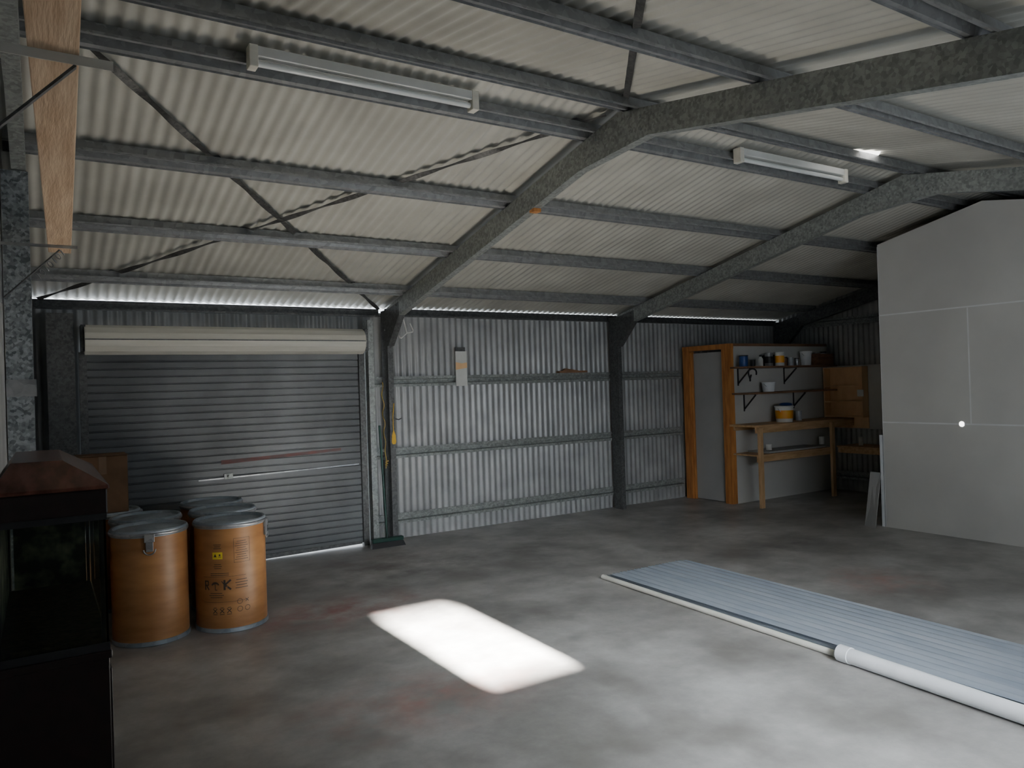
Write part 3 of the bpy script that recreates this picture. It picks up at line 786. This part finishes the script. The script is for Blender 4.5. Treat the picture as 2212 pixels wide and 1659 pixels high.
can(X(1708, 6.40), 6.40, T, .035, .11, 'clear', 'tin', 'small glass jar right of the orange labelled tin', 'jar', name='glass_jar')
can(X(1721, 6.44), 6.44, T, .03, .10, 'tin', 'black', 'small grey spray tin beside the white bucket on the top shelf', name='small_tin')
can(X(1741, 6.40), 6.40, T, .075, .19, 'pvcw', 'pvcw', 'white bucket near the right end of the top shelf', 'bucket', name='bucket', handle=True, taper=.88)
can(X(1674, 6.50), 6.50, T, .032, .15, 'black', 'black', 'black tin at the back between the dark tin and orange labelled tin', name='small_tin')
can(X(1695, 6.495), 6.495, T, .035, .12, 'dpine', 'black', 'brown jar at the back behind the orange labelled tin', 'jar', name='jar')
can(X(1649, 6.50), 6.50, T, .030, .16, 'black', 'tin', 'tall black tin at the back beside the slim white bottle', name='small_tin')
t = thing('wooden_crate', (9.0, 6.40, T), 'low brown wooden crate at the right end of the top shelf', 'crate')
MB().box(8.84, 9.16, 6.30, 6.50, T, T + .012).build('base', 'dpine', t)
for bxx in ((8.84, 9.16, 6.30, 6.312), (8.84, 9.16, 6.488, 6.50), (8.84, 8.852, 6.312, 6.488), (9.148, 9.16, 6.312, 6.488)):
    MB().box(*bxx, T + .012, T + .15).build('side', 'dpine', t)
can(9.07, 6.40, T + .013, .045, .17, 'clear', 'black', 'dark topped jar standing in the wooden crate', 'jar', name='jar')
can(8.93, 6.40, T + .013, .05, .16, 'dpine', 'tin', 'brown tin standing in the wooden crate', 'tin', name='small_tin')
can(X(1660, 6.40, 832), 6.40, 1.406, .085, .125, 'pvcw', 'pvcw', 'white plastic tub alone on the middle shelf', 'tub', name='plastic_tub', taper=.85, handle=True)
can(X(1694, 6.30, 890), 6.30, 1.011, .115, .21, 'white', 'white', 'white bucket with orange label on the workbench', 'bucket', band='orangep', name='bucket', handle=True, taper=.88)
can(X(1725, 6.36, 890), 6.36, 1.011, .04, .13, 'clear', 'clear', 'clear plastic jar beside the orange labelled bucket on the workbench', 'jar', name='plastic_jar')
mb = MB(); c = Vector((X(1697, 6.30, 868), 6.30, 1.222))
mb.lathe([(.07, 0), (.085, .012), (.07, .028), (.04, .035), (.001, .036)], c, 14)
tag(mb.build('rag', 'blue', smooth=60), 'crumpled dark blue cloth on the bucket lid', 'cloth')
can(X(1661, 6.34, 962), 6.34, .668, .035, .07, 'white', 'white', 'small white cup on the left of the lower bench shelf', 'cup', name='cup')
mb = MB(); mb.box(7.62, 8.75, 6.18, 6.50, .646, .667)
tag(mb.build('flat_board', 'door'), 'flat grey board lying on the lower bench shelf', 'board')
can(X(1775, 6.36, 950), 6.36, .668, .035, .10, 'white', 'white', 'white bottle at the right of the lower bench shelf', 'bottle', name='bottle')
can(9.1, 5.90, .661, .028, .11, 'white', 'white', 'small white container on the low side shelf under the outlet', 'container', name='container')
mb = MB(); pts = [(7.50 + .045 * math.cos(a) + .02 * math.sin(2 * a), 6.27, 1.628 + .075 * math.sin(a)) for a in [k * math.pi / 10 for k in range(21)]]
pts = [(p[0], 6.27 + .004 * i, p[2]) for i, p in enumerate(pts)]
mb.tube(pts, .010, 8); tag(mb.build('cable_coil', 'black', smooth=60), 'black coiled cable hanging under the left end of the top shelf', 'cable')

# leaning board at the partition end
mb = MB(); mb.prism([(7.23, 4.56, 0), (7.30, 4.72, 0), (7.365, 4.68, .56), (7.345, 4.555, .56)], (.012, 0, .002))
tag(mb.build('leaning_board', 'door'), 'small grey offcut board leaning at the end of the partition', 'board')
MB().box(7.38, 7.395, 4.545, 4.575, 0, .95).build('thin_batten', 'pvcw'); tag(bpy.data.objects['thin_batten'], 'thin pale batten standing against the partition end', 'batten')

# ------------------------------------------------------------------ sheets and pipes on the floor
def sheet(x0, x1, y0, y1, z, rot, lb):
    mb = MB(); bm = mb.bm; n = int((x1 - x0) / (PITCHC / 10)); prev = None
    for i in range(n + 1):
        a = x0 + (x1 - x0) * i / n
        w = .018 * math.cos(2 * math.pi * (a - x0) / PITCHC)
        cur = [bm.verts.new((a, yy, z + .0195 + w)) for yy in (y0, y1)] + [bm.verts.new((a, yy, z + .018 + w)) for yy in (y1, y0)]
        if prev:
            for j in range(4): bm.faces.new((prev[j], cur[j], cur[(j + 1) % 4], prev[(j + 1) % 4]))
        else: bm.faces.new(cur)
        prev = cur
    bm.faces.new(prev[::-1])
    o = mb.build('roofing_sheet', 'polysheet', smooth=50)
    o.rotation_euler = (0, 0, rad(rot))
    return tag(o, lb, 'roofing sheet', 'corrugated sheets stacked on the floor')
for k, (dx, dy, lb) in enumerate(((.0, .03, 'bottom blue grey corrugated sheet of the stack on the floor'), (.0, .0, 'second corrugated sheet, just under the top one of the floor stack'), (0, -.015, 'topmost blue grey corrugated sheet of the stack on the floor'))):
    sheet(3.785 + dx, 4.61 + dx, .1 + dy, 4.70 + dy, k * .006, -.9, lb)
mb = MB()
mb.lathe([(.014, 2.62), (.019, 2.621), (.019, 4.75), (.014, 4.751)], (3.765, 0, .0195), 16, 'y')
o = mb.build('pvc_conduit', 'pvc', smooth=50); o.rotation_euler = (0, 0, rad(-1.8))
tag(o, 'thin cream conduit along the left edge of the corrugated sheets', 'pipe')
mb = MB(); mb.lathe([(.036, .35), (.042, .352), (.042, 2.50), (.046, 2.501), (.046, 2.57), (.036, 2.572)], (3.645, 0, .046), 24, 'y')
o = mb.build('pvc_pipe', 'pvcw', smooth=50); o.rotation_euler = (0, 0, rad(-3.0))
tag(o, 'thick white plastic pipe beside the corrugated sheets at lower right', 'pipe')

# ------------------------------------------------------------------ light
w = bpy.data.worlds.new('outside'); S.world = w; w.use_nodes = True
w.node_tree.nodes['Background'].inputs[0].default_value = (.86, .93, 1, 1)
w.node_tree.nodes['Background'].inputs[1].default_value = 4.0
sd = bpy.data.lights.new('sun', 'SUN'); sd.energy = 430; sd.angle = rad(1.8); sd.color = (1, .97, .92)
so = bpy.data.objects.new('sun', sd); COL.objects.link(so)
so.rotation_euler = Vector((0, 1, -SUNT)).to_track_quat('-Z', 'Y').to_euler(); so.location = (2, -4, 4)
def area(name, loc, dirv, sx, sy, e, col, spread=180):
    a = bpy.data.lights.new(name, 'AREA'); a.shape = 'RECTANGLE'; a.size = sx; a.size_y = sy; a.energy = e; a.color = col
    a.spread = rad(spread)
    o = bpy.data.objects.new(name, a); COL.objects.link(o); o.location = loc
    o.rotation_euler = Vector(dirv).to_track_quat('-Z', 'Y').to_euler()
    return a
area('added_wide_daylight', (4.4, YN + .12, 1.6), (.32, 1, -.50), 3.2, 1.0, 80, (.84, .92, 1))  # area lamp added inside the closed wall, standing in for daylight
area('added_side_daylight', (2.2, YN + .12, 1.6), (.30, 1, -.50), 1.6, 1.0, 42, (.88, .94, 1), 60)  # added area lamp, spread narrowed to leave the left floor darker
